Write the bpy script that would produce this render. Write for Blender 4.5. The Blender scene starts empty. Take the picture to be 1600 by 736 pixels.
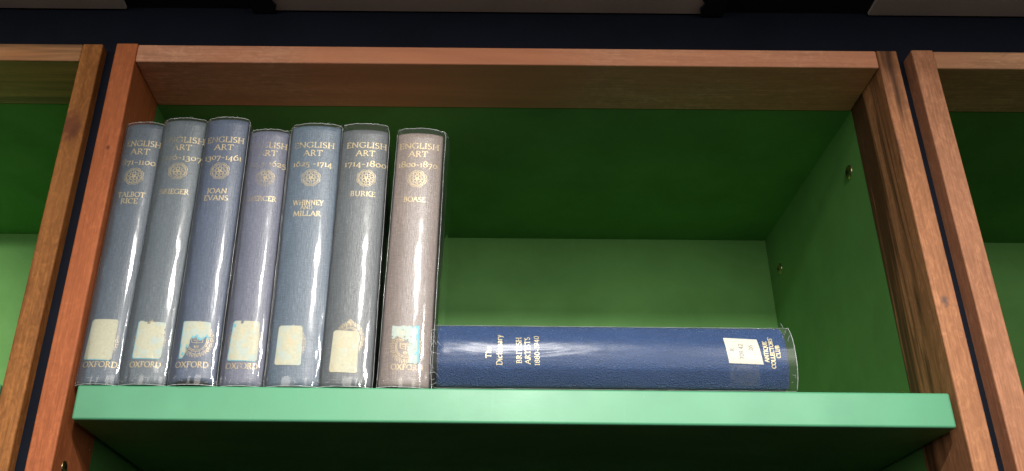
import bpy, bmesh, math, random
from mathutils import Vector, Matrix
R = math.radians
C = bpy.context.scene
col = C.collection
random.seed(7)

# ------------------------------------------------------------------ camera
cam = bpy.data.cameras.new('camera'); cam.sensor_width = 36; cam.lens = 32.79
cam.shift_x = 0.0486; cam.clip_start = .02; cam.clip_end = 50
co = bpy.data.objects.new('camera', cam); col.objects.link(co)
rt = Vector((1.0, -.0014, .0095)).normalized(); fw = Vector((-.003, .8955, .445)).normalized()
up = rt.cross(fw)
M = Matrix((rt, up, -fw)).transposed().to_4x4(); M.translation = Vector((0, -.726, -.2249))
co.matrix_world = M; C.camera = co
C.render.resolution_x = 1024; C.render.resolution_y = 471
# ------------------------------------------------------------------ light
w = bpy.data.worlds.new('World'); C.world = w; w.use_nodes = True
wt_ = w.node_tree; bg = wt_.nodes['Background']; bg.inputs[1].default_value = .19
tc_ = wt_.nodes.new('ShaderNodeTexCoord'); sx_ = wt_.nodes.new('ShaderNodeSeparateXYZ'); rp_ = wt_.nodes.new('ShaderNodeValToRGB')
wt_.links.new(tc_.outputs['Generated'], sx_.inputs[0])
mr_ = wt_.nodes.new('ShaderNodeMapRange'); mr_.inputs[1].default_value = -1; wt_.links.new(sx_.outputs[2], mr_.inputs[0])
wt_.links.new(mr_.outputs[0], rp_.inputs[0]); wt_.links.new(rp_.outputs[0], bg.inputs[0])
e_ = rp_.color_ramp.elements; e_[0].position = .30; e_[0].color = (.22, .175, .15, 1); e_[1].position = .60; e_[1].color = (.84, .90, 1, 1)   # dark floor, pale room above
def spot(name, loc, aim, power, colr, angle, blend, size):
    l = bpy.data.lights.new(name, 'SPOT'); l.energy = power; l.color = colr
    l.spot_size = R(angle); l.spot_blend = blend; l.shadow_soft_size = size
    o = bpy.data.objects.new(name, l); col.objects.link(o); o.location = loc
    o.rotation_euler = (Vector(aim) - Vector(loc)).to_track_quat('-Z', 'Y').to_euler()
    return o
spot('ceiling_spot', (.12, -1.45, .74), (.08, 0, -.08), 116, (1, .955, .90), 41.5, 1.0, .026)
spot('ceiling_spot', (.80, -1.5, .62), (.05, 0, -.14), 26, (1, .95, .90), 38, 1.0, .07)
spot('left_fill_spot', (-1.35, -1.25, .37), (-1.06, 0, .10), 270, (1, .95, .84), 35, 1.0, .026)  # added low fill that brightens the back of the left bookcase
def area(name, loc, aim, power, colr, sx, sy):
    l = bpy.data.lights.new(name, 'AREA'); l.shape = 'RECTANGLE'; l.size = sx; l.size_y = sy; l.energy = power; l.color = colr
    o = bpy.data.objects.new(name, l); col.objects.link(o); o.location = loc
    o.rotation_euler = (Vector(aim) - Vector(loc)).to_track_quat('-Z', 'Y').to_euler()
area('room_fill', (-.3, -4, .42), (0, 0, .15), 80, (1, .93, .83), 5, 1.3)  # added unseen fill, set low to brighten the back panels
vs = C.view_settings
vs.view_transform = 'Standard'; vs.look = 'None'; vs.exposure = 0; vs.gamma = 1; vs.use_curve_mapping = False

# ------------------------------------------------------------------ node helpers
class N:
    def __init__(s, name):
        s.m = bpy.data.materials.new(name); s.m.use_nodes = True; s.t = s.m.node_tree
        s.t.nodes.clear(); s.out = s.t.nodes.new('ShaderNodeOutputMaterial')
    def n(s, typ, **kw):
        o = s.t.nodes.new(typ)
        for k, v in kw.items(): setattr(o, k, v)
        return o
    def l(s, a, b): s.t.links.new(a, b)
    def coord(s, scale=(1, 1, 1), loc=(0, 0, 0), rot=(0, 0, 0)):
        tc = s.n('ShaderNodeTexCoord'); mp = s.n('ShaderNodeMapping')
        mp.inputs['Scale'].default_value = scale; mp.inputs['Location'].default_value = loc; mp.inputs['Rotation'].default_value = rot
        s.l(tc.outputs['Object'], mp.inputs[0]); return mp.outputs[0]
    def noise(s, vec, scale=1, detail=4, rough=.5, dist=0):
        o = s.n('ShaderNodeTexNoise'); s.l(vec, o.inputs['Vector'])
        o.inputs['Scale'].default_value = scale; o.inputs['Detail'].default_value = detail
        o.inputs['Roughness'].default_value = rough; o.inputs['Distortion'].default_value = dist
        return o.outputs['Fac']
    def ramp(s, fac, stops):
        o = s.n('ShaderNodeValToRGB'); s.l(fac, o.inputs[0]); e = o.color_ramp.elements
        while len(e) > 1: e.remove(e[-1])
        for i, (p, c) in enumerate(stops):
            k = e[0] if i == 0 else e.new(p)
            k.position = p; k.color = (*c, 1) if len(c) == 3 else c
        return o.outputs[0]
    def gray(s, fac, a, b, x=0., y=1.):
        o = s.n('ShaderNodeMapRange'); s.l(fac, o.inputs[0])
        for i, v in enumerate((a, b, x, y)): o.inputs[i + 1].default_value = v
        return o.outputs[0]
    def math(s, op, a, b):
        o = s.n('ShaderNodeMath', operation=op)
        for i, v in enumerate((a, b)):
            if isinstance(v, (int, float)): o.inputs[i].default_value = v
            else: s.l(v, o.inputs[i])
        return o.outputs[0]
    def mix(s, fac, a, b, mode='MIX'):
        o = s.n('ShaderNodeMix', data_type='RGBA', blend_type=mode)
        for i, v in ((0, fac), (6, a), (7, b)):
            if isinstance(v, (int, float)): o.inputs[i].default_value = v
            elif isinstance(v, tuple): o.inputs[i].default_value = (*v, 1)
            else: s.l(v, o.inputs[i])
        return o.outputs[2]
    def bump(s, h, strength, dist):
        o = s.n('ShaderNodeBump'); o.inputs['Strength'].default_value = strength; o.inputs['Distance'].default_value = dist
        s.l(h, o.inputs['Height']); return o.outputs[0]
    def bsdf(s, colr, rough=.5, metal=0, bump=None, spec=.5, coat=0, coat_rough=.1):
        b = s.n('ShaderNodeBsdfPrincipled')
        for k, v in (('Base Color', colr), ('Roughness', rough), ('Metallic', metal), ('Specular IOR Level', spec), ('Coat Weight', coat), ('Coat Roughness', coat_rough)):
            if isinstance(v, tuple): b.inputs[k].default_value = (*v, 1)
            elif isinstance(v, (int, float)): b.inputs[k].default_value = v
            else: s.l(v, b.inputs[k])
        if bump is not None: s.l(bump, b.inputs['Normal'])
        return b.outputs[0]
    def done(s, sh): s.l(sh, s.out.inputs[0]); return s.m

def wood(name, lo, hi, axis, seed, streak=None, knots=(), contrast=1., dark_by_y=None, olive=None):
    k = N(name)
    al, ac = 2.2, 34
    sc = {'X': (al, ac, ac), 'Z': (ac, ac, al), 'Y': (ac, al, ac)}[axis]
    base = k.coord(sc, (seed, seed * 1.7, seed * .6))
    fig = k.noise(base, 1, 5, .55, 1.1)
    f2 = {'X': (26, 520, 520), 'Z': (520, 520, 26), 'Y': (520, 26, 520)}[axis]
    fib = k.noise(k.coord(f2, (seed, 0, 0)), 1, 3, .6, .2)
    big = k.noise(k.coord((5, 5, 5), (seed, seed, 0)), 1, 2, .5)
    c = k.mix(k.gray(fig, .5 - .22 / contrast, .5 + .22 / contrast), lo, hi)
    c = k.mix(k.gray(fib, .35, .70, 0, .60), c, tuple(v * .55 for v in lo))
    curl = k.noise(k.coord({'X': (70, 150, 150), 'Z': (150, 150, 70), 'Y': (150, 70, 150)}[axis], (seed * 2, 3, seed)), 1, 5, .7, 1.4)
    c = k.mix(k.gray(curl, .40, .66, 0, .55 if contrast > 1 else .38), c, tuple(v * .50 for v in lo))
    c = k.mix(k.gray(curl, .46, .28, 0, .30), c, tuple(min(1, v * 1.25) for v in hi))
    if olive: c = k.mix(k.gray(big, .42, .6), c, k.mix(k.gray(fig, .3, .7), tuple(v * .7 for v in olive), olive))
    else: c = k.mix(k.gray(big, .4, .7, 0, .35), c, tuple(v * .8 for v in hi))
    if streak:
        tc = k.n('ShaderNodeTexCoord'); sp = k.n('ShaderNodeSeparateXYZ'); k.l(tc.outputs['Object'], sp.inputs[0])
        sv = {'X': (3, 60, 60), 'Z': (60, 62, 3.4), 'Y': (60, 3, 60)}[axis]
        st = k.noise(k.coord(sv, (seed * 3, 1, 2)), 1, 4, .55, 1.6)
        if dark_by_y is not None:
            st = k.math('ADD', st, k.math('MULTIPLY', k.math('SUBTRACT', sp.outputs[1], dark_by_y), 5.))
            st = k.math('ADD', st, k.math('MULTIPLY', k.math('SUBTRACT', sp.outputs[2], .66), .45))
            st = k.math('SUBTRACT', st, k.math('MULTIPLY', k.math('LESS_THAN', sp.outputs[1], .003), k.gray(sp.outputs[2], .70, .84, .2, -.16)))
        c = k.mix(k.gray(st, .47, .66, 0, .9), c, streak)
    for (kx, ky, kz, r, kc) in knots:
        v = k.n('ShaderNodeVectorMath', operation='DISTANCE')
        mp = k.coord((1, 1, .6) if axis == 'Z' else (.6, 1, 1)); k.l(mp, v.inputs[0])
        v.inputs[1].default_value = (kx, ky, kz * .6) if axis == 'Z' else (kx * .6, ky, kz)
        d = k.math('ADD', v.outputs['Value'], k.math('MULTIPLY', k.math('SUBTRACT', k.noise(k.coord((1, 1, 1)), 160, 3, .6), .5), r * 1.8))
        c = k.mix(k.gray(d, r * .35, r * 1.25, 1, 0), c, kc)
    bmp = k.bump(fib, .25, .0006)
    return k.done(k.bsdf(c, k.gray(fig, .3, .7, .48, .58), 0, bmp, .25))

def paint(name, colr, rough=.42, mott=.12, spec=.5):
    k = N(name)
    n1 = k.noise(k.coord((1, 1, 1)), 14, 4, .6)
    c = k.mix(k.gray(n1, .35, .7), colr, tuple(v * (1 - mott) for v in colr))
    sp = k.noise(k.coord((1, 1, 1)), 230, 3, .6)
    c = k.mix(k.gray(sp, .70, .78, 0, .30), c, tuple(min(1, v * 1.7 + .02) for v in colr))
    rub = k.noise(k.coord((150, 60, 9), (3, 1, 7)), 1, 5, .75, .5)
    c = k.mix(k.gray(rub, .62, .74, 0, .22), c, tuple(min(1, v * 1.35 + .02) for v in colr))
    nick = k.noise(k.coord((1, 1, 1), (9, 2, 4)), 95, 6, .8)
    c = k.mix(k.gray(nick, .76, .80, 0, .55), c, tuple(v * .35 for v in colr))
    return k.done(k.bsdf(c, k.gray(n1, .3, .7, rough - .05, rough + .08), 0, k.bump(k.noise(k.coord((1, 1, 1)), 420, 3, .5), .10, .0003), spec))

def cloth(name, c0, c1, rough=.40, sx=1150, sz=520, bs=.5, spec=.7, spark=.25, wearc=None):
    k = N(name)
    warp = k.noise(k.coord((sx, sx, sz * .22)), 1, 2, .6)
    weft = k.noise(k.coord((sx * .22, sx * .22, sz * 1.7)), 1, 2, .6)
    f = k.math('ADD', k.math('MULTIPLY', warp, .5), k.math('MULTIPLY', weft, .5))
    big = k.noise(k.coord((22, 22, 9)), 1, 5, .65)
    c = k.mix(k.gray(f, .38, .62), c0, c1)
    c = k.mix(k.gray(big, .35, .7, 0, .35), c, tuple(v * .68 for v in c0))
    c = k.mix(k.gray(f, .60, .70, 0, spark), c, tuple(min(1, v * 2.2 + .05) for v in c1))  # sparkle of the threads put into the colour as bright flecks
    if wearc:
        sc = k.noise(k.coord((90, 90, 30)), 1, 6, .7)
        c = k.mix(k.gray(sc, .62, .72, 0, .5), c, wearc)
    return k.done(k.bsdf(c, rough, 0, k.bump(f, bs, .0007), spec))

def grain(name, c0, c1):
    k = N(name)
    v = k.n('ShaderNodeTexVoronoi'); k.l(k.coord((1, 1, 1)), v.inputs['Vector']); v.inputs['Scale'].default_value = 820
    n1 = k.noise(k.coord((1, 1, 1)), 1200, 3, .7)
    f = k.math('ADD', k.math('MULTIPLY', v.outputs['Distance'], .6), k.math('MULTIPLY', n1, .5))
    c = k.mix(k.gray(n1, .35, .65), c0, c1)
    big = k.noise(k.coord((20, 20, 12)), 1, 4, .6)
    c = k.mix(k.gray(big, .4, .7, 0, .4), c, tuple(x * .7 for x in c0))
    return k.done(k.bsdf(c, .31, 0, k.bump(f, 1.0, .0036), 1.0))

def gilt(name, wear, slope=0., colr=(.74, .60, .36), seed=0, floor=.30):
    # stamped metal foil, partly rubbed away
    k = N(name)
    tc = k.n('ShaderNodeTexCoord'); sp = k.n('ShaderNodeSeparateXYZ'); k.l(tc.outputs['Object'], sp.inputs[0])
    n1 = k.noise(k.coord((1, 1, 1), (seed, 0, seed * .3)), 330, 3, .7)
    n2 = k.noise(k.coord((1, 1, 1), (0, seed, 0)), 75, 2, .5)
    f = k.math('ADD', k.math('MULTIPLY', n1, .5), k.math('MULTIPLY', n2, .5))
    f = k.math('ADD', f, k.math('MULTIPLY', sp.outputs[0], slope))
    a = k.gray(f, wear - .05, wear + .05, floor, 1)
    g = k.bsdf(k.mix(k.gray(n1, .3, .7), colr, tuple(v * .72 for v in colr)), .42, .3)
    t = k.n('ShaderNodeBsdfTransparent'); m = k.n('ShaderNodeMixShader')
    k.l(a, m.inputs[0]); k.l(t.outputs[0], m.inputs[1]); k.l(g, m.inputs[2])
    return k.done(m.outputs[0])

def film(name, haze=.03, gloss=.16, rough=.10, bs=.25, seed=0):
    # clear book-covering film: see-through with a gloss
    k = N(name)
    t = k.n('ShaderNodeBsdfTransparent'); t.inputs[0].default_value = (.97, .975, .975, 1)
    g = k.n('ShaderNodeBsdfGlossy'); g.inputs['Roughness'].default_value = rough; g.inputs[0].default_value = (1, 1, 1, 1)
    d = k.n('ShaderNodeBsdfDiffuse'); d.inputs[0].default_value = (.8, .82, .84, 1)
    h = k.math('ADD', k.noise(k.coord((60, 60, 11), (seed, 0, seed)), 1, 3, .5, .8), k.math('MULTIPLY', k.noise(k.coord((200, 200, 60), (0, seed, 0)), 1, 2, .5), .18))
    b = k.bump(h, bs, .004); k.l(b, g.inputs['Normal'])
    fr = k.n('ShaderNodeFresnel'); fr.inputs[0].default_value = 1.5; k.l(b, fr.inputs['Normal'])
    fac = k.math('MINIMUM', k.math('MULTIPLY', fr.outputs[0], gloss / .04), .85)
    fac = k.math('MAXIMUM', fac, 0.)
    m1 = k.n('ShaderNodeMixShader'); m1.inputs[0].default_value = haze
    k.l(t.outputs[0], m1.inputs[1]); k.l(d.outputs[0], m1.inputs[2])
    m = k.n('ShaderNodeMixShader'); k.l(fac, m.inputs[0]); k.l(m1.outputs[0], m.inputs[1]); k.l(g.outputs[0], m.inputs[2])
    return k.done(m.outputs[0])

def sticker(name, seed, blue=.15, orange=.2, base=(.62, .61, .47)):
    k = N(name)
    a = k.noise(k.coord((1, 1, 1), (seed, 0, 0)), 95, 5, .65, .6)
    b = k.noise(k.coord((1, 1, 1), (0, 0, seed)), 130, 4, .65, .4)
    d = k.noise(k.coord((1, 1, 1), (0, seed, 0)), 480, 4, .7)
    c = k.mix(k.gray(d, .35, .65), base, tuple(v * .86 for v in base))
    c = k.mix(k.gray(a, .64 - blue, .76 - blue, 0, .6), c, (.46, .60, .62))
    c = k.mix(k.gray(b, .74 - orange, .92 - orange, 0, .5), c, (.70, .52, .30))
    c = k.mix(k.gray(d, .70, .76, 0, .6), c, (.22, .20, .17))
    return k.done(k.bsdf(c, .6, 0, k.bump(d, .2, .0003)))

# ------------------------------------------------------------------ object helpers
def root(name, loc, label, cat, group=None, rot=(0, 0, 0)):
    o = bpy.data.objects.new(name, None); col.objects.link(o); o.location = loc; o.rotation_euler = rot
    o.empty_display_size = .02
    o['label'] = label; o['category'] = cat
    if group: o['group'] = group
    return o
def ob(name, verts, faces, mat, parent=None, smooth=False, bevel=0, label=None, segs=3):
    me = bpy.data.meshes.new(name); me.from_pydata([tuple(v) for v in verts], [], faces); me.update()
    bm = bmesh.new(); bm.from_mesh(me)
    bmesh.ops.recalc_face_normals(bm, faces=bm.faces[:])
    if bevel: bmesh.ops.bevel(bm, geom=bm.edges[:], offset=bevel, segments=segs, profile=.5, affect='EDGES')
    bm.to_mesh(me); bm.free()
    if smooth:
        for p in me.polygons: p.use_smooth = True
    me.materials.append(mat)
    o = bpy.data.objects.new(name, me); col.objects.link(o)
    if parent: o.parent = parent
    if label: o['label'] = label
    return o
def boxvf(x0, x1, y0, y1, z0, z1, vo=0):
    v = [(x, y, z) for x in (x0, x1) for y in (y0, y1) for z in (z0, z1)]
    f = [(0, 1, 3, 2), (4, 6, 7, 5), (0, 4, 5, 1), (2, 3, 7, 6), (0, 2, 6, 4), (1, 5, 7, 3)]
    return v, [tuple(i + vo for i in q) for q in f]
def box(name, b, mat, parent=None, bevel=0, label=None, segs=3):
    v, f = boxvf(*b); return ob(name, v, f, mat, parent, False, bevel, label, segs)
def tube(pts, r, n=6):
    vs_, fs = [], []
    pts = [Vector(p) for p in pts]
    for i, p in enumerate(pts):
        d = (pts[min(i + 1, len(pts) - 1)] - pts[max(i - 1, 0)])
        d = d.normalized() if d.length > 1e-9 else Vector((0, 0, 1))
        a = d.cross(Vector((0, 1, .01)));
        if a.length < 1e-3: a = d.cross(Vector((1, 0, 0)))
        a.normalize(); b = d.cross(a)
        rr = r(i) if callable(r) else r
        for j in range(n): t = 2 * math.pi * j / n; vs_.append(p + a * math.cos(t) * rr + b * math.sin(t) * rr)
    for i in range(len(pts) - 1):
        for j in range(n): fs.append((i * n + j, i * n + (j + 1) % n, (i + 1) * n + (j + 1) % n, (i + 1) * n + j))
    return vs_, fs
def merge(parts):
    V, F = [], []
    for v, f in parts:
        o = len(V); V += list(v); F += [tuple(i + o for i in q) for q in f]
    return V, F

# ------------------------------------------------------------------ setting: navy wall and soffit
navy = paint('navy_paint', (.007, .010, .020), .6, .3, .12)
ZT, ZR = .3394, .3195
cabs = [(-.3389, .4146), (-.3517 - .7535, -.3517), (.4290, .4290 + .7535)]
WB = .0235
V, F = merge([boxvf(-1.6, 1.6, WB, .06, ZT + .004, .43),
              boxvf(cabs[1][1] - .002, cabs[0][0] + .002, .0115, .06, -.62, ZT + .0035),
              boxvf(cabs[0][1] - .002, cabs[2][0] + .002, .0180, .06, -.62, ZT + .0035),
              boxvf(-1.6, cabs[1][0] + .002, WB, .06, -.62, ZT + .0035), boxvf(cabs[2][1] - .002, 1.6, WB, .06, -.62, ZT + .0035)])
o = ob('wall', V, F, navy); o['kind'] = 'structure'
soff = paint('dark_soffit_paint', (.006, .008, .018), .7, .3)
o = box('ceiling', (-1.6, 1.6, -.30, WB - .0005, .404, .43), soff); o['kind'] = 'structure'
beige = paint('beige_board', (.70, .62, .54), .6, .15)
# three pale boards let into the dark soffit; their back edges meet the navy wall
pl = [(-1.2, -.3463, 'pale beige board in the dark soffit above the left bookcase', 'beige_board_left'),
      (-.205, .247, 'wide pale beige board in the dark soffit above the central bookcase', ''),
      (.4069, 1.2, 'pale beige board in the dark soffit above the right bookcase', '')]
for x0, x1, lab, _ in pl:
    r_ = root('soffit_board', ((x0 + x1) / 2, -.1, .40), lab, 'ceiling board', 'pale boards in the soffit')
    hw = (x1 - x0) / 2
    box('board', (-hw, hw, -.19, .121, 0, .0036), beige, r_)
    if hw < .3:
        for s in (-1, 1):
            pts = [(s * (hw + .012), .121), (s * (hw - .010), .121), (s * (hw - .013), .112), (s * (hw - .009), .104), (s * (hw - .014), .097), (s * (hw - .004), .086), (s * (hw - .006), .074), (s * (hw + .012), .070)]
            v = [(x, y, z) for z in (-.0032, -.0006) for x, y in pts]; n = len(pts)
            f = [tuple(range(n)), tuple(range(2 * n - 1, n - 1, -1))] + [(i, (i + 1) % n, (i + 1) % n + n, i + n) for i in range(n)]
            ob('corner_bracket', v, f, soff, r_)
# shaded return of the soffit beside the left board
# ------------------------------------------------------------------ bookcases
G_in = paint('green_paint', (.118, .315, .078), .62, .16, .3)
G_lit = paint('lit_edge_green', (.108, .40, .212), .34, .14)  # same paint as inside, with the light on the shelf edge put into the colour
brass = N('brass'); brass = brass.done(brass.bsdf((.62, .48, .24), .28, 1))
dark = N('screw_recess'); dark = dark.done(dark.bsdf((.02, .018, .012), .5, .5))
def screw(parent, loc, nx, r=.0042):
    # domed head with a cross recess, on a face whose normal is +-x
    V, F = [], []; rings = 6; n = 20
    for i in range(rings + 1):
        t = i / rings * math.pi / 2
        for j in range(n):
            a = 2 * math.pi * j / n
            V.append((loc[0] + nx * (.0002 + .30 * r * math.sin(t)), loc[1] + r * math.cos(t) * math.cos(a), loc[2] + r * math.cos(t) * math.sin(a)))
    for i in range(rings):
        for j in range(n): F.append((i * n + j, i * n + (j + 1) % n, (i + 1) * n + (j + 1) % n, (i + 1) * n + j))
    s = ob('screw', V, F, brass, parent, True)
    p = []
    for a in (.5, .5 + math.pi / 2):
        c, s_ = math.cos(a), math.sin(a); L, W = r * .45, r * .12
        q = [(c * L - s_ * W, s_ * L + c * W), (c * L + s_ * W, s_ * L - c * W), (-c * L + s_ * W, -s_ * L - c * W), (-c * L - s_ * W, -s_ * L + c * W)]
        xx = loc[0] + nx * (.30 * r + (.00025 if a < 1 else .00032))
        p.append(([(xx, loc[1] + u, loc[2] + v) for u, v in q], [(0, 1, 2, 3)]))
    V, F = merge(p); ob('cross_recess', V, F, dark, s)
PW, D1, D2, BOT = .021, .0745, .377, -.56
def bookcase(i, label, m_l, m_r, m_t, gap=(.0056, .003)):
    x0, x1 = cabs[i]; cx = (x0 + x1) / 2; h = (x1 - x0) / 2; b = .0014
    r_ = root('bookcase', (cx, 0, BOT), label, 'bookcase', 'green bookcases with wooden frames')
    Z = -BOT
    box('post', (-h, -h + PW, 0, D1, 0, Z + ZT + .0012), m_l, r_, b, 'left post')
    box('post', (h - PW + .0014, h, 0, D1, 0, Z + ZT), m_r, r_, b, 'right post')
    hi = h - PW
    box('top_rail', (-hi + .0001, hi + .0012, .0006, D1, Z + ZR, Z + ZT), m_t, r_, b)
    t = .016
    box('side_panel', (-hi - t, -hi - .0004, D1 + .0004, D2, 0, Z + ZR + t), G_in, r_)
    box('side_panel', (hi + .0018, hi + t, D1 + .0004, D2, 0, Z + ZR + t), G_in, r_)
    box('ceiling_panel', (-hi - .002, hi + .003, D1 + .0003, D2, Z + ZR + .0003, Z + ZR + t), G_in, r_)
    box('back_panel', (-hi - t, hi + t, D2 + .0003, D2 + .01, 0, Z + ZR + t), G_in, r_)
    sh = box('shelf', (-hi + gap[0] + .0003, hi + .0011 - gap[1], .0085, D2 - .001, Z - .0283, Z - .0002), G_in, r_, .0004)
    box('shelf_edge', (-hi + gap[0], hi + .0014 - gap[1], .004, .0088, Z - .0285, Z), G_lit, sh, .0019, None, 4)
    box('bounce_block_top', (-hi + .001, hi, .006, D2 - .001, Z - .150, Z - .132), navy, r_)  # added unseen board, stops light bouncing onto the shelf underside
    for sgn in (-1, 1):
        d_ = box('bounce_block_front', (min(sgn * .0015, sgn * (hi - .002)), max(sgn * .0015, sgn * (hi - .002)), .004, .022, .004, Z - .152), m_t, r_, .0012)  # added unseen front, keeps the key light out of the lower bay
    if i == 0:
        screw(r_, (hi + .0018, .1056, Z + .2653), -1, .0076)
        screw(r_, (hi + .0018, .340, Z + .262), -1, .0076)
        screw(r_, (hi + .0018, .088, Z + .027), -1, .0010)
        screw(r_, (-hi, .0222, Z - .0625), 1, .0052)
        screw(r_, (-hi, .066, Z - .038), 1, .0010)
    return r_
def kz(z): return z - BOT
wl = wood('cherry_wood_left', (.45, .118, .040), (.68, .21, .075), 'Z', 1.3, knots=[(-.364, 0, kz(.222), .0019, (.20, .06, .025))])
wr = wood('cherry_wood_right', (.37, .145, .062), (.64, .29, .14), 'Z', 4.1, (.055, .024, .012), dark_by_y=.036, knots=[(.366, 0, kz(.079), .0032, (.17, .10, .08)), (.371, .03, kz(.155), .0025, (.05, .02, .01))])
wt = wood('cherry_wood_rail', (.70, .31, .18), (.86, .46, .28), 'X', 2.2, olive=(.74, .30, .16), contrast=.8)
bookcase(0, 'central bookcase holding the seven upright books and the blue one lying down', wl, wr, wt)
nl = wood('golden_wood', (.30, .105, .024), (.60, .24, .065), 'Z', 7.7, contrast=1.4, knots=[(.3665, 0, kz(.242), .0062, (.055, .018, .010)), (.362, 0, kz(.247), .011, (.23, .075, .03))])
nlt = wood('streaked_wood_rail', (.60, .30, .15), (.78, .42, .22), 'X', 9.2, (.20, .11, .05), olive=(.60, .28, .12))
bookcase(1, 'left neighbouring bookcase, empty in view, with a dark knot in its golden brown post', nl, nl, nlt)
nr = wood('pinkish_wood', (.44, .18, .09), (.70, .33, .18), 'Z', 12.4)
nrt = wood('dull_wood_rail', (.60, .31, .17), (.76, .42, .24), 'X', 14.9, olive=(.60, .28, .15))
bookcase(2, 'right neighbouring bookcase, empty in view, with a smooth pinkish brown post', nr, nr, nrt)

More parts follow.
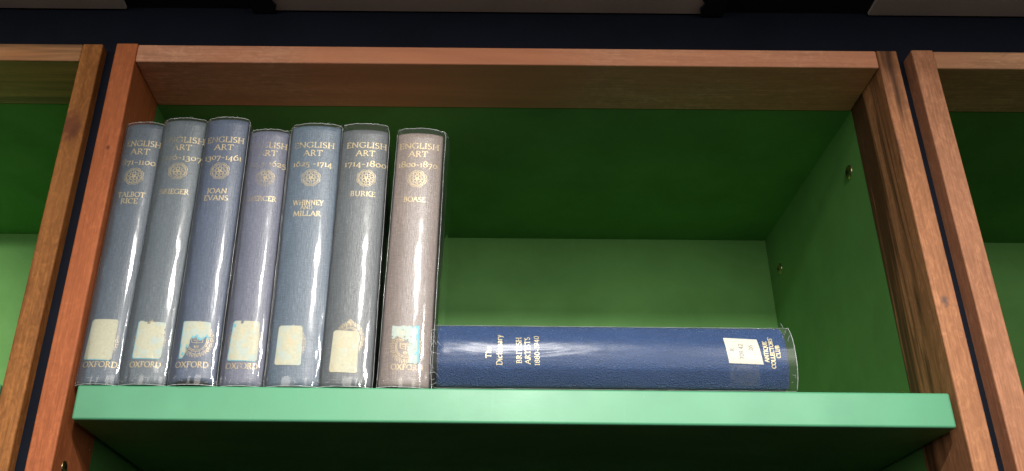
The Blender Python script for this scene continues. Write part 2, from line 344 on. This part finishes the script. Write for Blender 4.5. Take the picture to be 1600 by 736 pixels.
# ------------------------------------------------------------------ stroke lettering
def arc(cx, cy, rx, ry, a0, a1, n=14):
    return [(cx + rx * math.cos(R(a0 + (a1 - a0) * i / n)), cy + ry * math.sin(R(a0 + (a1 - a0) * i / n))) for i in range(n + 1)]
def S(x, y, w_=.13): return [(x - w_, y), (x + w_, y)]
G = {
 'A': (.84, [[(.04, 0), (.42, 1)], [(.42, 1), (.80, 0)], [(.18, .36), (.66, .36)], S(.04, 0, .1), S(.80, 0, .1)]),
 'B': (.66, [[(.14, 0), (.14, 1)], [(.14, 1)] + arc(.3, .76, .22, .24, 90, -90) + [(.14, .52)], [(.14, .52)] + arc(.32, .26, .27, .26, 90, -90) + [(.14, 0)], [(.02, 1), (.2, 1)], [(.02, 0), (.2, 0)]]),
 'C': (.80, [arc(.46, .5, .42, .5, 48, 312, 20), [(.74, .98), (.74, .78)]]),
 'D': (.84, [[(.14, 0), (.14, 1)], [(.14, 1)] + arc(.36, .5, .42, .5, 90, -90, 18) + [(.14, 0)], [(.02, 1), (.2, 1)], [(.02, 0), (.2, 0)]]),
 'E': (.60, [[(.14, 0), (.14, 1)], [(.02, 1), (.54, 1), (.54, .84)], [(.14, .52), (.46, .52)], [(.02, 0), (.56, 0), (.56, .17)]]),
 'F': (.58, [[(.14, 0), (.14, 1)], [(.02, 1), (.54, 1), (.54, .84)], [(.14, .52), (.44, .52)], S(.14, 0)]),
 'G': (.88, [arc(.46, .5, .42, .5, 48, 330, 20), [(.78, .05), (.78, .42)], S(.78, .42, .1), [(.74, .98), (.74, .8)]]),
 'H': (.86, [[(.14, 0), (.14, 1)], [(.72, 0), (.72, 1)], [(.14, .51), (.72, .51)], S(.14, 0), S(.72, 0), S(.14, 1), S(.72, 1)]),
 'I': (.30, [[(.15, 0), (.15, 1)], S(.15, 0), S(.15, 1)]),
 'J': (.38, [[(.24, 1), (.24, .05)] + arc(.06, .05, .18, .22, 0, -80, 6), S(.24, 1)]),
 'K': (.76, [[(.14, 0), (.14, 1)], [(.14, .45), (.66, 1)], [(.28, .58), (.74, 0)], S(.14, 0), S(.14, 1), S(.66, 1, .1)]),
 'L': (.60, [[(.14, 0), (.14, 1)], [(.02, 0), (.56, 0), (.56, .2)], S(.14, 1)]),
 'M': (1.02, [[(.08, 0), (.16, 1)], [(.16, 1), (.51, .1)], [(.51, .1), (.86, 1)], [(.86, 1), (.94, 0)], S(.08, 0, .1), S(.94, 0, .1)]),
 'N': (.90, [[(.12, 0), (.12, 1)], [(.12, 1), (.76, 0)], [(.76, 0), (.76, 1)], S(.12, 0, .1), S(.76, 1, .1)]),
 'O': (.92, [arc(.46, .5, .42, .5, 0, 360, 24)]),
 'Q': (.94, [arc(.46, .5, .42, .5, 0, 360, 24), [(.48, .02), (.92, -.24)]]),
 'R': (.74, [[(.14, 0), (.14, 1)], [(.14, 1)] + arc(.30, .75, .24, .25, 90, -90) + [(.14, .5)], [(.32, .5), (.72, 0)], [(.02, 1), (.2, 1)], S(.14, 0)]),
 'S': (.54, [arc(.27, .76, .20, .24, 35, 250, 12) + arc(.27, .25, .23, .26, 78, -150, 12)]),
 'T': (.76, [[(.38, 0), (.38, 1)], [(.04, .84), (.04, 1), (.72, 1), (.72, .84)], S(.38, 0)]),
 'U': (.84, [[(.14, 1), (.14, .32)] + arc(.42, .32, .28, .32, 180, 360, 14) + [(.70, 1)], S(.14, 1), S(.70, 1, .1)]),
 'V': (.84, [[(.06, 1), (.42, 0)], [(.42, 0), (.78, 1)], S(.06, 1, .1), S(.78, 1, .1)]),
 'W': (1.18, [[(.06, 1), (.34, 0)], [(.34, 0), (.60, 1)], [(.60, 1), (.86, 0)], [(.86, 0), (1.12, 1)], S(.06, 1, .1), S(1.12, 1, .1)]),
 'X': (.80, [[(.06, 1), (.74, 0)], [(.70, 1), (.04, 0)], S(.06, 1, .1), S(.74, 0, .1), S(.70, 1, .08), S(.04, 0, .08)]),
 'Y': (.76, [[(.04, 1), (.38, .46)], [(.38, .46), (.72, 1)], [(.38, .46), (.38, 0)], S(.38, 0), S(.04, 1, .1), S(.72, 1, .1)]),
 '-': (.46, [[(.06, .32), (.40, .32)]]), "'": (.24, [[(.12, 1.02), (.10, .76)]]), '.': (.22, [[(.08, .02), (.14, .02)], [(.08, .06), (.14, .06)]]),
 '1': (.32, [[(.16, 0), (.16, 1)], S(.16, 0), [(.02, .9), (.16, 1)]]),
 '0': (.62, [arc(.31, .5, .26, .5, 0, 360, 22)]),
 '2': (.58, [arc(.28, .72, .23, .28, 160, -25, 12) + [(.04, 0), (.54, 0), (.54, .14)]]),
 '3': (.56, [arc(.26, .77, .20, .23, 150, -80, 12), arc(.26, .27, .25, .28, 85, -150, 12)]),
 '4': (.62, [[(.58, .28), (.02, .28), (.44, 1)], [(.44, 1), (.44, 0)], S(.44, 0, .1)]),
 '5': (.56, [[(.5, 1), (.14, 1), (.10, .58)] + arc(.24, .31, .26, .32, 110, -140, 14)]),
 '6': (.60, [[(.50, 1), (.22, .75)] + arc(.30, .31, .26, .31, 160, 20, 2)[:1] + arc(.30, .31, .26, .31, 175, 535, 20)]),
 '7': (.58, [[(.04, .84), (.06, 1), (.54, 1)], [(.54, 1), (.20, 0)]]),
 '8': (.60, [arc(.30, .76, .21, .24, 0, 360, 16), arc(.30, .26, .25, .27, 0, 360, 18)]),
 '9': (.60, [arc(.30, .69, .26, .31, 0, 360, 20), [(.56, .68), (.44, .25), (.12, 0)]]),
 'h': (.64, [[(.14, 0), (.14, 1.05)], arc(.34, .40, .20, .26, 180, 0, 8) + [(.54, 0)], S(.14, 0, .1), S(.54, 0, .1)]),
 'e': (.54, [[(.06, .34), (.48, .34)] + arc(.27, .33, .21, .33, 5, 310, 16)]),
 'i': (.28, [[(.14, 0), (.14, .66)], [(.11, .88), (.17, .88)], [(.11, .92), (.17, .92)], S(.14, 0, .1), [(.03, .64), (.14, .66)]]),
 'c': (.50, [arc(.27, .33, .22, .33, 50, 315, 14)]),
 't': (.38, [[(.17, .95), (.17, .10)] + arc(.27, .12, .10, .12, 180, 290, 5), [(.02, .66), (.34, .66)]]),
 'o': (.58, [arc(.29, .33, .24, .33, 0, 360, 18)]),
 'n': (.64, [[(.14, 0), (.14, .66)], arc(.34, .40, .20, .26, 180, 0, 8) + [(.54, 0)], S(.14, 0, .1), S(.54, 0, .1)]),
 'a': (.52, [arc(.24, .46, .18, .20, 150, 0, 8) + [(.42, 0)], arc(.22, .19, .17, .19, 60, 340, 12)]),
 'r': (.46, [[(.14, 0), (.14, .66)], arc(.32, .44, .18, .22, 170, 50, 6), S(.14, 0, .1)]),
 'y': (.58, [[(.06, .66), (.30, .02)], [(.52, .66), (.22, -.28), (.08, -.30)], S(.06, .66, .08), S(.52, .66, .08)]),
}
OLD = {'0': (.66, 0), '1': (.66, 0), '2': (.66, 0), '3': (.9, -.28), '4': (.9, -.28), '5': (.9, -.28), '7': (.9, -.28), '9': (.9, -.28), '6': (1, 0), '8': (1, 0)}
def pen(dx, dy, tk, tn):
    a = math.atan2(dy, dx) - R(18)
    return tn + (tk - tn) * abs(math.sin(a))
def ribbons(strokes, mapf, ucs, uc, vc, su, sv, tk, tn, step=.0012, z0=.00012):
    """flat foil ribbons laid on the surface given by mapf(u, v, off)"""
    V, F = [], []; q = 0
    for st in strokes:
        for (ax, ay), (bx, by) in zip(st[:-1], st[1:]):
            a = ((ax - ucs) * su + uc, ay * sv + vc); b = ((bx - ucs) * su + uc, by * sv + vc)
            dx, dy = b[0] - a[0], b[1] - a[1]; L = math.hypot(dx, dy)
            if L < 1e-7: continue
            t = pen(dx, dy, tk, tn) / 2; nx, ny = -dy / L * t, dx / L * t; ex, ey = dx / L * t * .3, dy / L * t * .3
            n = max(1, int(L / step)); q += 1; off = z0 + (q % 9) * .000004
            o = len(V)
            for i in range(n + 1):
                f = i / n; f2 = f * 1.0
                px = a[0] - ex + (dx + 2 * ex) * f2; py = a[1] - ey + (dy + 2 * ey) * f2
                V.append(mapf(px + nx, py + ny, off)); V.append(mapf(px - nx, py - ny, off))
            for i in range(n): F.append((o + 2 * i, o + 2 * i + 1, o + 2 * i + 3, o + 2 * i + 2))
    return V, F
def line_strokes(text, old=False, track=.10):
    st, x = [], 0
    for ch in text:
        if ch == ' ': x += .35; continue
        w_, g = G[ch]; s_, d_ = OLD.get(ch, (1, 0)) if old else (1, 0)
        sx = .9 if s_ < 1 else 1
        for p in g: st.append([(x + a * sx, b * s_ + d_) for a, b in p])
        x += w_ * sx + track
    return st, x - track
def text(mapf, s, uc, vc, width, cap, tk=None, old=False, track=.10):
    st, W = line_strokes(s, old, track); tk = tk or cap * .165
    return ribbons(st, mapf, W / 2, uc, vc - cap / 2, width / W, cap, tk, tk * .5)
def rose(mapf, uc, vc, r):
    st = []
    def ring(f, n=72): st.append([(f(2 * math.pi * i / n) * math.cos(2 * math.pi * i / n), f(2 * math.pi * i / n) * math.sin(2 * math.pi * i / n)) for i in range(n + 1)])
    ring(lambda a: .90 + .10 * abs(math.sin(a * 4)))
    ring(lambda a: .76 + .09 * abs(math.sin(a * 4)))
    for k in range(8):
        a = R(22.5 + 45 * k); st.append([(.60 * math.cos(a) + .17 * math.cos(t), .60 * math.sin(a) + .17 * math.sin(t)) for t in [2 * math.pi * i / 12 for i in range(13)]])
    for k in range(5):
        a = R(90 + 72 * k); st.append([(.30 * math.cos(a) + .16 * math.cos(t), .30 * math.sin(a) + .16 * math.sin(t)) for t in [2 * math.pi * i / 12 for i in range(13)]])
    ring(lambda a: .12, 12); ring(lambda a: .05, 8)
    return ribbons(st, mapf, 0, uc, vc, r, r, .00046, .00032)
def crest(mapf, uc, vc, rx, ry):
    st = [arc(0, 0, .66, .66, 0, 360, 40), arc(0, 0, .58, .58, 0, 360, 40)]
    for k in range(18):
        a = R(k * 20); c, s_ = math.cos(a), math.sin(a)
        st.append([((.80 + .02 * t) * c + (.12 - .010 * t) * math.cos(t * .9 + a), (.80 + .02 * t) * s_ + (.12 - .010 * t) * math.sin(t * .9 + a)) for t in range(10)])
        a2 = a + R(10); st.append([(.70 * math.cos(a2), .70 * math.sin(a2)), (1.02 * math.cos(a2), 1.02 * math.sin(a2))])
    st += [[(-.09, .98), (0, 1.14), (.09, .98), (0, .88), (-.09, .98)], [(-.2, .92), (-.12, 1.04), (-.03, .92)], [(.2, .92), (.12, 1.04), (.03, .92)]]
    # open book with crowns on the shield
    st += [[(-.34, -.12), (-.34, .18), (0, .12), (.34, .18), (.34, -.12), (0, -.18), (-.34, -.12)], [(0, .12), (0, -.18)], [(-.26, .10), (-.06, .06)], [(-.26, .0), (-.06, -.04)], [(.06, .06), (.26, .10)], [(.06, -.04), (.26, .0)]]
    for cx, cy in ((-.28, .34), (.28, .34), (0, -.40)):
        st.append([(cx - .11, cy - .06), (cx - .12, cy + .08), (cx - .05, cy), (cx, cy + .11), (cx + .05, cy), (cx + .12, cy + .08), (cx + .11, cy - .06), (cx - .11, cy - .06)])
    return ribbons(st, mapf, 0, uc, vc, rx, ry, .00042, .00030)

# ------------------------------------------------------------------ books
def vnoise(x, y, s):
    def h(i, j): return (math.sin(i * 127.1 + j * 311.7 + s * 74.7) * 43758.5453) % 1
    i, j = math.floor(x), math.floor(y); fx, fy = x - i, y - j
    fx, fy = fx * fx * (3 - 2 * fx), fy * fy * (3 - 2 * fy)
    return (h(i, j) * (1 - fx) + h(i + 1, j) * fx) * (1 - fy) + (h(i, j + 1) * (1 - fx) + h(i + 1, j + 1) * fx) * fy
def patch(mapf, corners, inside, nu=44, nv=60, off=.00030):
    (ax, ay), (bx, by), (cx, cy), (dx, dy) = corners       # TL TR BL BR
    V = []; F = []
    for j in range(nv + 1):
        for i in range(nu + 1):
            s, t = i / nu, j / nv
            u = (ax * (1 - s) + bx * s) * (1 - t) + (cx * (1 - s) + dx * s) * t
            v = (ay * (1 - s) + by * s) * (1 - t) + (cy * (1 - s) + dy * s) * t
            V.append(mapf(u, v, off))
    for j in range(nv):
        for i in range(nu):
            if inside((i + .5) / nu, (j + .5) / nv): a = j * (nu + 1) + i; F.append((a, a + 1, a + nu + 2, a + nu + 1))
    used = sorted({i for f in F for i in f}); m = {o_: n_ for n_, o_ in enumerate(used)}
    return [V[i] for i in used], [tuple(m[i] for i in f) for f in F]
def rounded(s, t, r=.10, asp=1.5):
    x, y = min(s, 1 - s), min(t, 1 - t) * asp
    return not (x < r and y < r and (r - x) ** 2 + (r - y) ** 2 > r * r)
page = N('page_paper'); page = page.done(page.bsdf(page.mix(page.noise(page.coord((900, 4, 4)), 1, 2), (.55, .48, .34), (.70, .64, .50)), .8))

def book(label, cat, group, loc, rot, Wd, H, mat, jt, seed, b=.0044, arch=0., depth=.155, gloss=.058, rough=.085, jb=.0006, name='book', stick=.07, jwob=1.0, side=0.):
    r_ = root(name, loc, label, cat, group, rot)
    hw = Wd / 2
    def prof(u):
        s = min(1.04, abs(u) / hw); return b * s ** 2.5
    def mapf(u, v, off):
        e = 1e-4; sl = (prof(u + e) - prof(u - e)) / (2 * e); L = math.hypot(1, sl)
        return (u + sl / L * off, prof(u) - off / L, v)
    # cross-section: spine arc, shoulder, joint groove, board
    half = [(hw * i / 16, prof(hw * i / 16)) for i in range(17)]
    half += [(hw + .0002, b + .0015), (hw - .0002, b + .0035), (hw - .0016, b + .0062), (hw - .0014, b + .0085), (hw - .0002, b + .0105), (hw, b + .013), (hw, depth)]
    path = [(-x, y) for x, y in half[:0:-1]] + half
    def norms(P):
        o = []
        for i in range(len(P)):
            a, c = P[max(0, i - 1)], P[min(len(P) - 1, i + 1)]
            dx, dy = c[0] - a[0], c[1] - a[1]; L = math.hypot(dx, dy) or 1; o.append((dy / L, -dx / L))
        return o
    nm = norms(path); n = len(path); tw = .0026
    V, F = [], []
    zs = [0, .002, .006] + [H * k / 10 for k in range(1, 10)] + [H - .006, H - .002, H]
    for k, z in enumerate(zs):
        for (x, y), (nx, ny) in zip(path, nm):
            cap = .0010 if k in (0, len(zs) - 1) else 0
            zz = z + (arch * max(0, 1 - (x / hw) ** 2) * (1 if y < b + .001 else 0) if k == 0 else 0)
            V.append((x - nx * cap, y - ny * cap, zz))
        for (x, y), (nx, ny) in zip(path, nm):
            zz = z + (arch * max(0, 1 - (x / hw) ** 2) * (1 if y < b + .001 else 0) if k == 0 else 0)
            V.append((x - nx * tw, y - ny * tw, zz))
    m = 2 * n
    for k in range(len(zs) - 1):
        for i in range(n - 1):
            a = k * m + i; F.append((a, a + 1, a + 1 + m, a + m)); a += n; F.append((a, a + m, a + 1 + m, a + 1))
        for i in (0, n - 1): a = k * m + i; F.append((a, a + m, a + m + n, a + n))
    for k in (0, len(zs) - 1):
        for i in range(n - 1): a = k * m + i; F.append((a, a + 1, a + 1 + n, a + n))
    ob('cover', V, F, mat, r_, True)
    box('page_block', (-hw + .0030, hw - .0030, b + .006, depth - .004, .003 + arch, H - .003), page, r_)
    # clear plastic jacket
    rnd = random.Random(seed)
    V, F = [], []; J = .0009
    zs2 = [-jb] + [.04 * k / 14 for k in range(1, 14)] + [.04 + (H - .04) * k / 40 for k in range(0, 40)] + [H, H + jt * .5, H + jt]
    for k, z in enumerate(zs2):
        for i, ((x, y), (nx, ny)) in enumerate(zip(path, nm)):
            wob = (vnoise(i * .45, z * 110, seed) - .5) * (.00022 + .00045 * max(0, 1 - z / .035) + .0007 * max(0, 1 - (H + jt - z) / .02)) * jwob
            top = (vnoise(i * .7, 3, seed) - .5) * .0007 if k == len(zs2) - 1 else 0
            inw = .0016 * max(0, (z - H) / max(jt, 1e-4))
            sd = side * min(1, max(0, (y - b) / .006)) * (1 if x > 0 else 0) * (.45 + .55 * z / H + .25 * (vnoise(z * 60, 3, seed) - .5))
            V.append((x + nx * (J + wob - inw) + sd, y + ny * (J + wob - inw), z + top))
    for k in range(len(zs2) - 1):
        for i in range(n - 1): F.append((k * n + i, k * n + i + 1, (k + 1) * n + i + 1, (k + 1) * n + i))
    kt = len(zs2) - 1; top = [V[kt * n + i] for i in range(n)]; bot = [V[i] for i in range(n)]
    jk = ob('plastic_jacket', V, F, film('clear_film_%d' % seed, .03, gloss, rough, stick, seed), r_, True)
    bits = []
    lim = [i for i in range(n) if path[i][1] < b + .03]
    bits.append(tube([top[i] for i in lim], lambda i: .00020 + .00010 * rnd.random(), 5))
    bits.append(tube([bot[i] for i in lim], lambda i: .00020 + .0002 * rnd.random(), 5))
    for s_ in (-1, 1):                                         # creases down both joints
        i0 = n // 2 + s_ * (17 if s_ > 0 else 17)
        bits.append(tube([Vector(V[k * n + i0]) + Vector((0, -.0001, 0)) for k in range(len(zs2))], lambda i: .00011 + .00022 * vnoise(i * 1.3, s_, seed), 4))
    # stray ends and puckers of film
    for _ in range(7):
        i0 = rnd.choice(lim[4:-4]); p = Vector(top[i0]) + Vector((rnd.uniform(-.002, .002), -.0002, rnd.uniform(-.001, .0004)))
        bits.append(tube([p, p + Vector((rnd.uniform(-.003, .003), 0, rnd.uniform(-.0008, .0016)))], .00016, 4))
    for _ in range(9):
        i0 = rnd.choice(lim[4:-4]); p = Vector(bot[i0]) + Vector((0, -.0004, rnd.uniform(.001, .006)))
        q = p + Vector((rnd.uniform(-.004, .004), 0, rnd.uniform(-.001, .003)))
        bits.append(tube([p, (p + q) / 2 + Vector((0, -.0001, rnd.uniform(-.0006, .0006))), q], .00014, 4))
    V, F = merge(bits); ob('film_edge', V, F, rim, jk, True)
    return r_, mapf
k_ = N('film_edge_plastic')
tr = k_.n('ShaderNodeBsdfTransparent'); gl = k_.bsdf((.85, .88, .90), .12, 0, None, 1.0); mx = k_.n('ShaderNodeMixShader'); mx.inputs[0].default_value = .42
k_.l(tr.outputs[0], mx.inputs[1]); k_.l(gl, mx.inputs[2]); rim = k_.done(mx.outputs[0])

MM = .001
SX = [ # x, width, height, jacket above, lean, cloth, title wear, slope, x offset, years, names, label
 dict(x=-.2984, w=.0340, H=.2500, jt=.0018, lean=0, c=((.100, .138, .185), (.155, .200, .250)), wear=.46, sl=6, off=1.0, yr='871-1100', yo=0.6, nm=[('TALBOT', -.2, 174.8, 24), ('RICE', -.8, 168.2, 15)], rz=-1.0, ox=(.4, 28, .47),
      label='slate blue book by Talbot Rice, first in the row beside the wooden post', lab=[(-12, 55.8), (9.6, 55.5), (-13.4, 21), (9.4, 20.1)]),
 dict(x=-.2615, w=.0385, H=.2540, jt=.0024, lean=0, c=((.120, .155, .185), (.180, .222, .255)), wear=.50, sl=14, off=2.0, yr='1216-1307', yo=2, nm=[('BRIEGER', .8, 178, 26)], rz=1.0, ox=(1, 25, .52),
      label='grey-blue book with worn gilt reading 1307 and Brieger, second in the row', lab=[(-9.5, 54.5), (13.2, 53.6), (-10, 21.9), (12.7, 21.6)]),
 dict(x=-.2212, w=.0375, H=.2548, jt=.0024, lean=0, c=((.085, .118, .190), (.130, .170, .260)), wear=.42, sl=4, off=.3, yr='1307-1461', yo=.2, nm=[('JOAN', -.8, 178.5, 18), ('EVANS', -.8, 171.4, 21)], rz=-1.0, ox=(-1, 27, .49),
      label='bright blue book by Joan Evans with a mostly torn off spine sticker', lab=[(-12.2, 54.3), (10.4, 53.4), (-11.9, 22.3), (10.9, 20.9)], arch=.0034),
 dict(x=-.1820, w=.0350, H=.2440, jt=.0020, lean=0, c=((.140, .155, .225), (.205, .220, .300)), wear=.545, sl=9, off=1.0, yr='1553-1625', yo=1.4, nm=[('MERCER', .5, 172.4, 25)], rz=.6, ox=(0, 26, .49),
      label='shorter lavender grey book with almost rubbed off gilt title ending in 1625', lab=[(-10.3, 55.9), (11.2, 55.5), (-12, 21.6), (11.8, 20.7)]),
 dict(x=-.1387, w=.0450, H=.2495, jt=.0026, lean=0, c=((.100, .148, .205), (.155, .215, .285)), wear=.44, sl=7, off=-.5, yr='1625 -1714', yo=-.5, nm=[('WHINNEY', -1.1, 168.2, 27), ('AND', -2.2, 163.3, 10.5), ('MILLAR', -1.2, 157.2, 24)], rz=-1.1, ox=None,
      label='wide steel blue book by Whinney and Millar dated 1625 to 1714', lab=[(-15.6, 51.7), (4.3, 51.3), (-16.5, 17.6), (5.6, 16.7)]),
 dict(x=-.0964, w=.0420, H=.2455, jt=.0066, lean=.8, c=((.105, .122, .135), (.165, .185, .198)), wear=.36, sl=2, off=2.2, yr='1714-1800', yo=2.4, nm=[('BURKE', 2.2, 177.4, 22)], rz=2.4, ox=None,
      label='dark grey book by Burke with crisp gilt title dated 1714 to 1800', lab=[(-12.6, 47.6), (8.3, 46.7), (-13.7, 11.5), (9.4, 10.7)]),
 dict(x=-.0491, w=.0415, H=.2425, jt=.0052, lean=1.7, c=((.250, .200, .180), (.350, .285, .255)), wear=.47, sl=3, off=-.4, yr='1800-1870', yo=-.6, nm=[('BOASE', -1.4, 172.4, 19)], rz=-.7, ox=(2, 26, .53),
      label='pinkish beige book by Boase, leaning slightly at the right end of the row', lab=[(-13.1, 52.6), (9.9, 52.9), (-12.8, 20.2), (10.9, 19.3)]),
]
GRP = 'upright books of one history of art series'
def whole(s, t): return rounded(s, t)
def worn_top(s, t): return rounded(s, t) and t > .035 * vnoise(s * 9, 1, 3) + (.06 if abs(s - .38) < .06 else 0) and s < 1 - .05 * vnoise(t * 14, 2, 5) * (t < .5)
def torn3(s, t):
    if not rounded(s, t): return False
    e = (vnoise(s * 11, t * 13, 4) - .5) * .16
    if t < .40 + e: return True
    return s < .42 - (t - .40) * .45 + e * .8 and not (vnoise(s * 9, t * 9, 8) > .70 and t > .6)
def nick(s, t): return rounded(s, t) and not (abs(s - .33) < .05 and t < .05 + .05 * vnoise(s * 40, 1, 2)) and not (s < .10 and abs(t - .12) < .07 * vnoise(t * 20, 1, 9))
def torn7(s, t):
    e = (vnoise(s * 9, t * 12, 14) - .5) * .22
    if t < .05 * vnoise(s * 12, 1, 6) or s > .97: return False
    if t < .38 + e and s > .04: return vnoise(s * 14, t * 16, 21) < .86
    return s > .66 + e * .9 and t < 1.0 and vnoise(s * 16, t * 16, 31) < .84
shapes = [whole, worn_top, torn3, nick, whole, whole, torn7]
stk = [(.06, .12), (.16, .13), (.22, .10), (.15, .22), (.17, .20), (.10, .26), (.34, .20)]
blue_edge = N('pale_blue_paper'); blue_edge = blue_edge.done(blue_edge.bsdf((.20, .55, .66), .6))
for i, b_ in enumerate(SX):
    mat = cloth('book_cloth_%d' % i, *[tuple(v * .92 for v in q) for q in b_['c']], wearc=(.20, .24, .30) if i in (0, 3) else None)
    y0 = (.0035, .0030, .0020, .0045, .0035, .0030, .0035)[i]
    r_, mf = book(b_['label'], 'book', GRP, (b_['x'], y0, .0008), (0, R(b_['lean']), 0), b_['w'], b_['H'], mat, b_['jt'], 11 + i * 3, arch=b_.get('arch', 0), jwob=1.2 if i == 0 else 1, side=.0055 if i == 6 else 0)
    wv = b_['wear'] - .045; sl = b_['sl']
    o_ = b_['off'] * MM
    ew = (.0305, .037, .0335, .0325, .037, .0365, .036)[i]
    g = gilt('gilt_%d' % i, wv, sl, seed=i * 3.1, floor=(.3, .22, .45, .10, .35, .6, .40)[i])
    P = [text(mf, 'ENGLISH', o_ + (1.2 if i == 0 else 0) * MM, .2283 + (.004 if i in (1, 2) else 0), ew, .0056),
         text(mf, 'ART', o_ - .3 * MM, .2196 + (.0045 if i in (1, 2) else 0), .0172, .0056),
         text(mf, b_['yr'], b_['yo'] * MM, .2088 + (.005 if i in (1, 2) else 0), (.030, .036, .033, .033, .035, .0375, .035)[i], .0058, old=True)]
    V, F = merge(P); ob('title_lettering', V, F, g, r_)
    V, F = rose(mf, b_['rz'] * MM + (1.8 * MM if i == 5 else .4 * MM), .1935 + (.0055 if i in (1, 2) else 0), .0087); ob('rose_emblem', V, F, gilt('gilt_rose_%d' % i, wv - (.05 if i != 3 else -.03), sl * .6, seed=i * 2.3 + 1), r_)
    P = [text(mf, t_, u * MM, v * MM, w_ * MM, .0036 if t_ == 'AND' else .0048) for t_, u, v, w_ in b_['nm']]
    V, F = merge(P); ob('author_lettering', V, F, gilt('gilt_author_%d' % i, wv - .03 + (.02 if i == 1 else 0), sl * .8, seed=i * 1.9 + 5), r_)
    V, F = crest(mf, (0, 1, 1, 0, -3.5, .8, 0)[i] * MM, (.0365, .0385, .0375, .0385, .0355, .0405, .0345)[i], (.0125, .0135, .0135, .0145, .0115, .0125, .0130)[i], .0150)
    ob('crest', V, F, gilt('gilt_crest_%d' % i, (.47, .47, .40, .44, .40, .36, .38)[i], 0, seed=i * 4.7), r_)
    if b_['ox']:
        u, w_, wo = b_['ox']
        V, F = text(mf, 'OXFORD', u * MM, .0165, w_ * MM, .0046); ob('publisher_lettering', V, F, gilt('gilt_publisher_%d' % i, wo - .07, 0, seed=i * 5.1), r_)
    lab = [(a * MM, c * MM) for a, c in b_['lab']]
    V, F = patch(mf, lab, shapes[i], 60, 80, .00042); st_ = ob('spine_sticker', V, F, sticker('sticker_%d' % i, i * 7.3, *stk[i]), r_)
    if i in (0, 1, 2, 3, 6):        # blue under-layer showing along the edges
        dx = -.0006 if i != 6 else .0006
        lb = [(a + dx, c + (-.0006 if j > 1 else 0)) for j, (a, c) in enumerate(lab)]
        sh = (lambda s, t: rounded(s, t) and (s < .2 or t > .9) ) if i != 6 and i != 2 else ((lambda s, t: torn3(s + .04, t) or torn3(s, t - .05)) if i == 2 else (lambda s, t: s > .72 and t < .95 and vnoise(s * 8, t * 8, 77) < .8))
        V, F = patch(mf, lb, sh, 60, 80, .00030)
        if F: ob('paper_residue', V, F, blue_edge, st_)
# ---- blue book lying on its side
mat = grain('navy_leathercloth', (.020, .085, .280), (.036, .130, .370))
r_, mf = book('thick royal blue dictionary lying on its side along the shelf', 'book', None, (.2662, .0032, .0302), (0, R(-90), 0), .0525, .2885, mat, .0048, 61, b=.0085, jb=.0060, gloss=.016, rough=.27, depth=.20, stick=.12, jwob=.8)
gd = (.74, .64, .38)
X0 = .2662
def at(X): return X0 - X
P = [text(mf, 'The', .5 * MM, at(.0200), .010, .0042), text(mf, 'Dictionary', 3 * MM, at(.0290), .0265, .0046),
     text(mf, 'BRITISH', 2.6 * MM, at(.0452), .0228, .0041), text(mf, 'ARTISTS', 2.4 * MM, at(.0523), .0234, .0041), text(mf, '1880-1940', 2.6 * MM, at(.0600), .0258, .0038)]
V, F = merge(P); ob('title_lettering', V, F, gilt('gilt_title_blue', .33, 0, gd, 3), r_)
P = [text(mf, 'ANTIQUE', 3.2 * MM, at(.2483), .0180, .0032, .00085), text(mf, "COLLECTORS'", 2.6 * MM, at(.2534), .0270, .0032, .00085), text(mf, 'CLUB', 3.2 * MM, at(.2582), .0108, .0032, .00085)]
V, F = merge(P); ob('publisher_lettering', V, F, gilt('gilt_publisher_blue', .28, 0, gd, 8), r_)
# sticker: in book space u is across the spine (up in the picture), v is towards the head (left)
zc = .0302
lab = [(.0228 - .0085, at(.2155)), (.0440 - zc, at(.2440)), (.0220 - zc, at(.2158)), (.0214 - zc, at(.2446))]
lab = [(.0456 - zc, at(.2148)), (.0442 - zc, at(.2424)), (.0232 - zc, at(.2170)), (.0222 - zc, at(.2452))]
V, F = patch(mf, lab, lambda s, t: True, 40, 40, .00040)
st_ = ob('spine_sticker', V, F, sticker('sticker_call_number', 3.3, .0, .03, (.70, .68, .58)), r_)
ink = N('pencil'); ink = ink.done(ink.bsdf((.26, .25, .23), .7))
P = [ribbons(line_strokes(s_)[0], mf, line_strokes(s_)[1] / 2, u * MM, v - .0017, w_ / line_strokes(s_)[1], .0034, .00045, .0003, z0=.00062) for s_, u, v, w_ in (('R', 4.5, at(.2205), .0026), ('709.42', 3.0, at(.2280), .0130), ('26', 6.0, at(.2360), .0050))]
V, F = merge(P); ob('call_number', V, F, ink, st_)
# crumpled turn-in of the film at the head, squeezed against the leaning pink book
rn = random.Random(5); bits = []
for q in range(11):
    u = rn.uniform(-.024, .024); v0 = .2885 + rn.uniform(-.004, .002); L = rn.uniform(.004, .010)
    a = Vector(mf(max(-.026, min(.026, u)), v0, .0011)); ang = rn.uniform(-1.0, 1.0)
    pts = [a + Vector((math.sin(ang) * L * t + rn.uniform(-.0006, .0006), -.0006 * math.sin(3 * t), math.cos(ang) * min(L, .008) * t)) for t in (0, .35, .7, 1)]
    bits.append(tube(pts, lambda i: .00010 + .00012 * rn.random(), 4))
V, F = merge(bits); ob('crumpled_film', V, F, rim, r_)
# scuffed band of old tape beneath the sticker
k = N('tape_residue'); nn = k.noise(k.coord((1, 1, 1)), 260, 5, .7)
t_ = k.n('ShaderNodeBsdfTransparent'); m_ = k.n('ShaderNodeMixShader'); k.l(k.gray(nn, .40, .80, .06, .30), m_.inputs[0]); k.l(t_.outputs[0], m_.inputs[1]); k.l(k.bsdf((.30, .33, .38), .6), m_.inputs[2]); tape = k.done(m_.outputs[0])
V, F = patch(mf, [(-.0085, at(.2170)), (-.0085, at(.2415)), (-.0245, at(.2175)), (-.0240, at(.2415))], lambda s, t: True, 20, 20, .00030)
ob('tape_residue', V, F, tape, r_)
